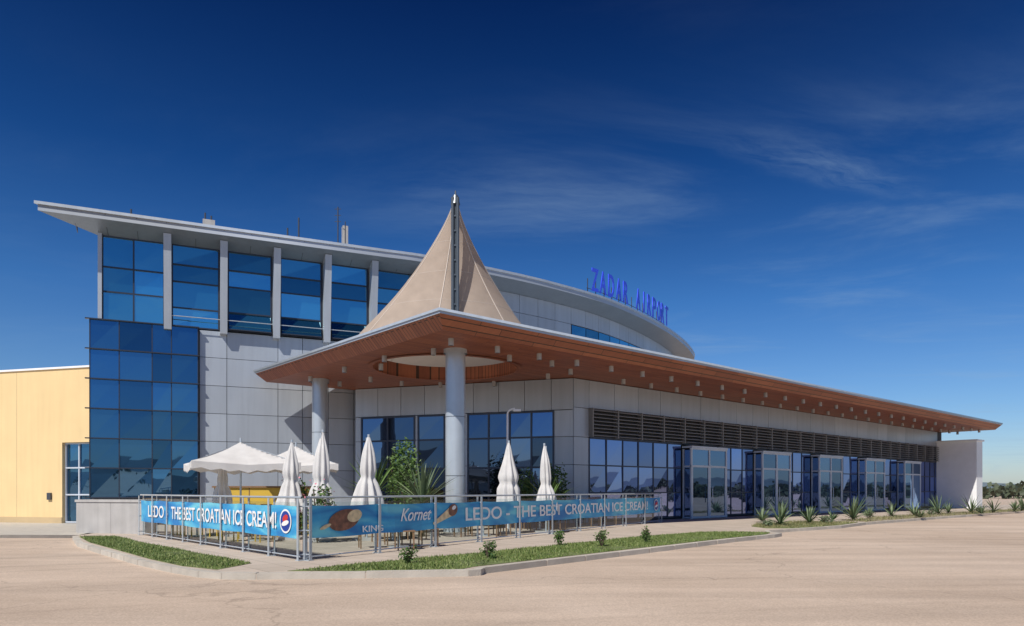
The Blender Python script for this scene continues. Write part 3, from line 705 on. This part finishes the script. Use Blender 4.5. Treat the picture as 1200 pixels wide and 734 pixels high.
for x,y,h in((11.1,31.4,.6),(10.7,28.3,.9),(12.5,29.8,.65),(16.0,33.2,1.1),(18.9,37.5,.45),(20.1,37.5,.8),(22,38.7,.85),(25,41.5,1.1),(26.5,43,.6),(27.9,43,1.05),(30.4,44.7,.8),(33,46.5,.7),(20.5,35.6,.4),(14.2,31.4,.45),(27.5,41.5,.5),(35,48.6,.9),(37,50.6,.7)):
    yucca('agave_plant',x,y,h,h*.85,42)
for x,y,h in((13.4,30.4,.35),(17.6,35,.4),(23.5,39.8,.45),(29.2,44.3,.4),(9.9,27.4,.3)): shrub('low_shrub',x,y,h,.35,260,.08,M_leafy)
shrub('flowering_oleander',-6.9,22.9,2.0,.8,1900,.11,None,70)
shrub('flowering_oleander',-5.2,18.9,1.75,.55,1000,.10,None,40)
shrub('terrace_shrub',-3.3,23.4,2.5,.75,2000,.12)
shrub('terrace_shrub',-4.1,26.3,3.2,.9,2400,.14)
shrub('terrace_shrub',1.7,28.2,2.7,.6,1500,.12)
shrub('terrace_shrub',.6,27.6,2.2,.5,1000,.12)
yucca('palm_plant',-2.75,21.6,1.3,1.2,80,.9,.05,M_leafy)
yucca('palm_plant',-4.9,25.0,1.5,1.2,70,1.1,.05,M_leaf)
yucca('palm_plant',1.3,25.2,1.1,1.0,50,.8,.05,M_leaf)
# ---------------------------------------------------------------- far background
mb=MB(); n=240; 
def hh(a,f): return f*(.55+.25*math.sin(a*5+1)+.15*math.sin(a*13+.4)+.06*math.sin(a*37)+.03*math.sin(a*91))
for i in range(n):
    a0=2*math.pi*i/n;a1=2*math.pi*(i+1)/n
    def hp(a,R_,k): 
        amp=34+55*max(0,-math.sin(a))**.8
        return (R_*math.cos(a),R_*math.sin(a),k*hh(a,amp)-.3)
    mb.quad([hp(a0,1400,0),hp(a1,1400,0),hp(a1,1600,1),hp(a0,1600,1)])
mb.done('distant_hills',mat('hill_haze',(.13,.17,.20),.95,0,.25,.01),None,True)
V=[]
for i in range(900):
    a=math.radians(random.uniform(8,62)) if i<650 else math.radians(random.uniform(190,350)); d=random.uniform(150,260)
    V.append(leaves(26,(d*math.cos(a),d*math.sin(a),random.uniform(.4,1.8)),(2.6,2.6,random.uniform(.8,1.8)),1.1,.8))
npmesh('distant_tree_line',np.concatenate(V),4,M_far)
# ---------------------------------------------------------------- sky & sun
w=bpy.data.worlds.new('World'); scn.world=w; w.use_nodes=True; nt=w.node_tree; L=nt.links
bg=nt.nodes['Background']; bg.inputs['Strength'].default_value=.15
sx,sy=-.50,-.866; el=math.radians(49)
sky=N(nt,'ShaderNodeTexSky',sky_type='NISHITA'); sky.sun_disc=False; sky.sun_elevation=el; sky.sun_rotation=math.atan2(sx,sy)%(2*math.pi); sky.air_density=1.0; sky.dust_density=.5; sky.ozone_density=2.0
tc=N(nt,'ShaderNodeTexCoord'); sp=N(nt,'ShaderNodeSeparateXYZ'); L.new(tc.outputs['Generated'],sp.inputs[0])
cr=N(nt,'ShaderNodeValToRGB'); e=cr.color_ramp.elements
e[0].position=0; e[0].color=(.53,.59,.72,1); e[1].position=.6; e[1].color=(.009,.062,.205,1)
for p,c in((.1,(.34,.49,.69)),(.25,(.155,.36,.62)),(.4,(.048,.195,.43))): q=e.new(p); q.color=(*c,1)
L.new(sp.outputs['Z'],cr.inputs[0])
mx=N(nt,'ShaderNodeMix',data_type='RGBA',blend_type='MULTIPLY'); mx.inputs[0].default_value=1
L.new(sky.outputs[0],mx.inputs[6]); L.new(cr.outputs[0],mx.inputs[7])
zc=N(nt,'ShaderNodeMath',operation='MAXIMUM'); zc.inputs[1].default_value=.03; L.new(sp.outputs['Z'],zc.inputs[0])
dv=N(nt,'ShaderNodeVectorMath',operation='DIVIDE'); cb=N(nt,'ShaderNodeCombineXYZ')
for i in range(3): L.new(zc.outputs[0],cb.inputs[i])
L.new(tc.outputs['Generated'],dv.inputs[0]); L.new(cb.outputs[0],dv.inputs[1])
mp=N(nt,'ShaderNodeMapping'); mp.inputs['Rotation'].default_value=(0,0,.25); mp.inputs['Scale'].default_value=(.7,1.3,1); mp.inputs['Location'].default_value=(2.3,1.1,0); L.new(dv.outputs[0],mp.inputs[0])
no=N(nt,'ShaderNodeTexNoise'); no.inputs['Scale'].default_value=1.0; no.inputs['Detail'].default_value=10; no.inputs['Roughness'].default_value=.62; no.inputs['Distortion'].default_value=.5; L.new(mp.outputs[0],no.inputs['Vector'])
mr=N(nt,'ShaderNodeMapRange',interpolation_type='SMOOTHSTEP'); mr.inputs[1].default_value=.46; mr.inputs[2].default_value=.85; mr.inputs[3].default_value=0; mr.inputs[4].default_value=.34; L.new(no.outputs['Fac'],mr.inputs[0])
mk=N(nt,'ShaderNodeMapRange',interpolation_type='SMOOTHSTEP'); mk.inputs[1].default_value=-.3; mk.inputs[2].default_value=.3; mk.inputs[3].default_value=.2; L.new(sp.outputs['X'],mk.inputs[0])
mk2=N(nt,'ShaderNodeMapRange',interpolation_type='SMOOTHSTEP'); mk2.inputs[1].default_value=.38; mk2.inputs[2].default_value=.5; mk2.inputs[3].default_value=1; mk2.inputs[4].default_value=.1; L.new(sp.outputs['Z'],mk2.inputs[0])
ma=N(nt,'ShaderNodeMath',operation='MULTIPLY'); L.new(mk.outputs[0],ma.inputs[0]); L.new(mk2.outputs[0],ma.inputs[1])
mb_=N(nt,'ShaderNodeMath',operation='MULTIPLY'); L.new(mr.outputs[0],mb_.inputs[0]); L.new(ma.outputs[0],mb_.inputs[1])
def wisp(cx,cy,ang,la,lb,amp,prev):
    sb=N(nt,'ShaderNodeVectorMath',operation='SUBTRACT'); sb.inputs[1].default_value=(cx,cy,1); L.new(dv.outputs[0],sb.inputs[0])
    ro=N(nt,'ShaderNodeVectorRotate',rotation_type='Z_AXIS'); ro.inputs['Angle'].default_value=-ang; L.new(sb.outputs[0],ro.inputs['Vector'])
    nz=N(nt,'ShaderNodeTexNoise'); nz.inputs['Scale'].default_value=3; nz.inputs['Detail'].default_value=5; L.new(ro.outputs[0],nz.inputs['Vector'])
    ad=N(nt,'ShaderNodeVectorMath',operation='MULTIPLY_ADD'); ad.inputs[1].default_value=(.2,.22,0); L.new(nz.outputs['Color'],ad.inputs[0]); L.new(ro.outputs[0],ad.inputs[2])
    of=N(nt,'ShaderNodeVectorMath',operation='SUBTRACT'); of.inputs[1].default_value=(.1,.11,0); L.new(ad.outputs[0],of.inputs[0])
    sc=N(nt,'ShaderNodeVectorMath',operation='MULTIPLY'); sc.inputs[1].default_value=(1/la,1/lb,0); L.new(of.outputs[0],sc.inputs[0])
    le=N(nt,'ShaderNodeVectorMath',operation='LENGTH'); L.new(sc.outputs[0],le.inputs[0])
    s1=N(nt,'ShaderNodeMapRange',interpolation_type='SMOOTHSTEP'); s1.inputs[1].default_value=0; s1.inputs[2].default_value=1; s1.inputs[3].default_value=amp; s1.inputs[4].default_value=0; L.new(le.outputs['Value'],s1.inputs[0])
    mm=N(nt,'ShaderNodeVectorMath',operation='MULTIPLY'); mm.inputs[1].default_value=(2.2,9,1); L.new(ad.outputs[0],mm.inputs[0])
    n2=N(nt,'ShaderNodeTexNoise'); n2.inputs['Scale'].default_value=1.5; n2.inputs['Detail'].default_value=8; n2.inputs['Roughness'].default_value=.6; L.new(mm.outputs[0],n2.inputs['Vector'])
    s2=N(nt,'ShaderNodeMapRange'); s2.inputs[1].default_value=.35; s2.inputs[2].default_value=.7; L.new(n2.outputs['Fac'],s2.inputs[0])
    mu=N(nt,'ShaderNodeMath',operation='MULTIPLY'); L.new(s1.outputs[0],mu.inputs[0]); L.new(s2.outputs[0],mu.inputs[1])
    a=N(nt,'ShaderNodeMath',operation='ADD'); L.new(mu.outputs[0],a.inputs[0]); L.new(prev,a.inputs[1]); return a.outputs[0]
pv=wisp(1.0,2.2,.46,.60,.15,.30,mb_.outputs[0])
pv=wisp(.1,2.5,.1,.9,.5,.12,pv)
m2=N(nt,'ShaderNodeMix',data_type='RGBA'); L.new(pv,m2.inputs[0]); L.new(mx.outputs[2],m2.inputs[6]); m2.inputs[7].default_value=(2.0,2.9,4.0,1)
L.new(m2.outputs[2],bg.inputs['Color'])
sl=bpy.data.lights.new('sun','SUN'); sl.energy=5.0; sl.angle=math.radians(.5); sl.color=(1,.945,.865)
so=bpy.data.objects.new('sun',sl); COL.objects.link(so)
dirv=Vector((sx*math.cos(el),sy*math.cos(el),math.sin(el))); so.rotation_euler=dirv.to_track_quat('Z','Y').to_euler()
cam=bpy.data.cameras.new('camera'); co=bpy.data.objects.new('camera',cam); COL.objects.link(co)
co.location=(0,0,1.4); co.rotation_euler=(math.pi/2,0,0); cam.sensor_width=36; cam.lens=24.9; cam.shift_y=208/1200; cam.clip_end=8000; cam.clip_start=.1
scn.camera=co
scn.view_settings.view_transform='Standard'; scn.view_settings.look='None'; scn.view_settings.exposure=0
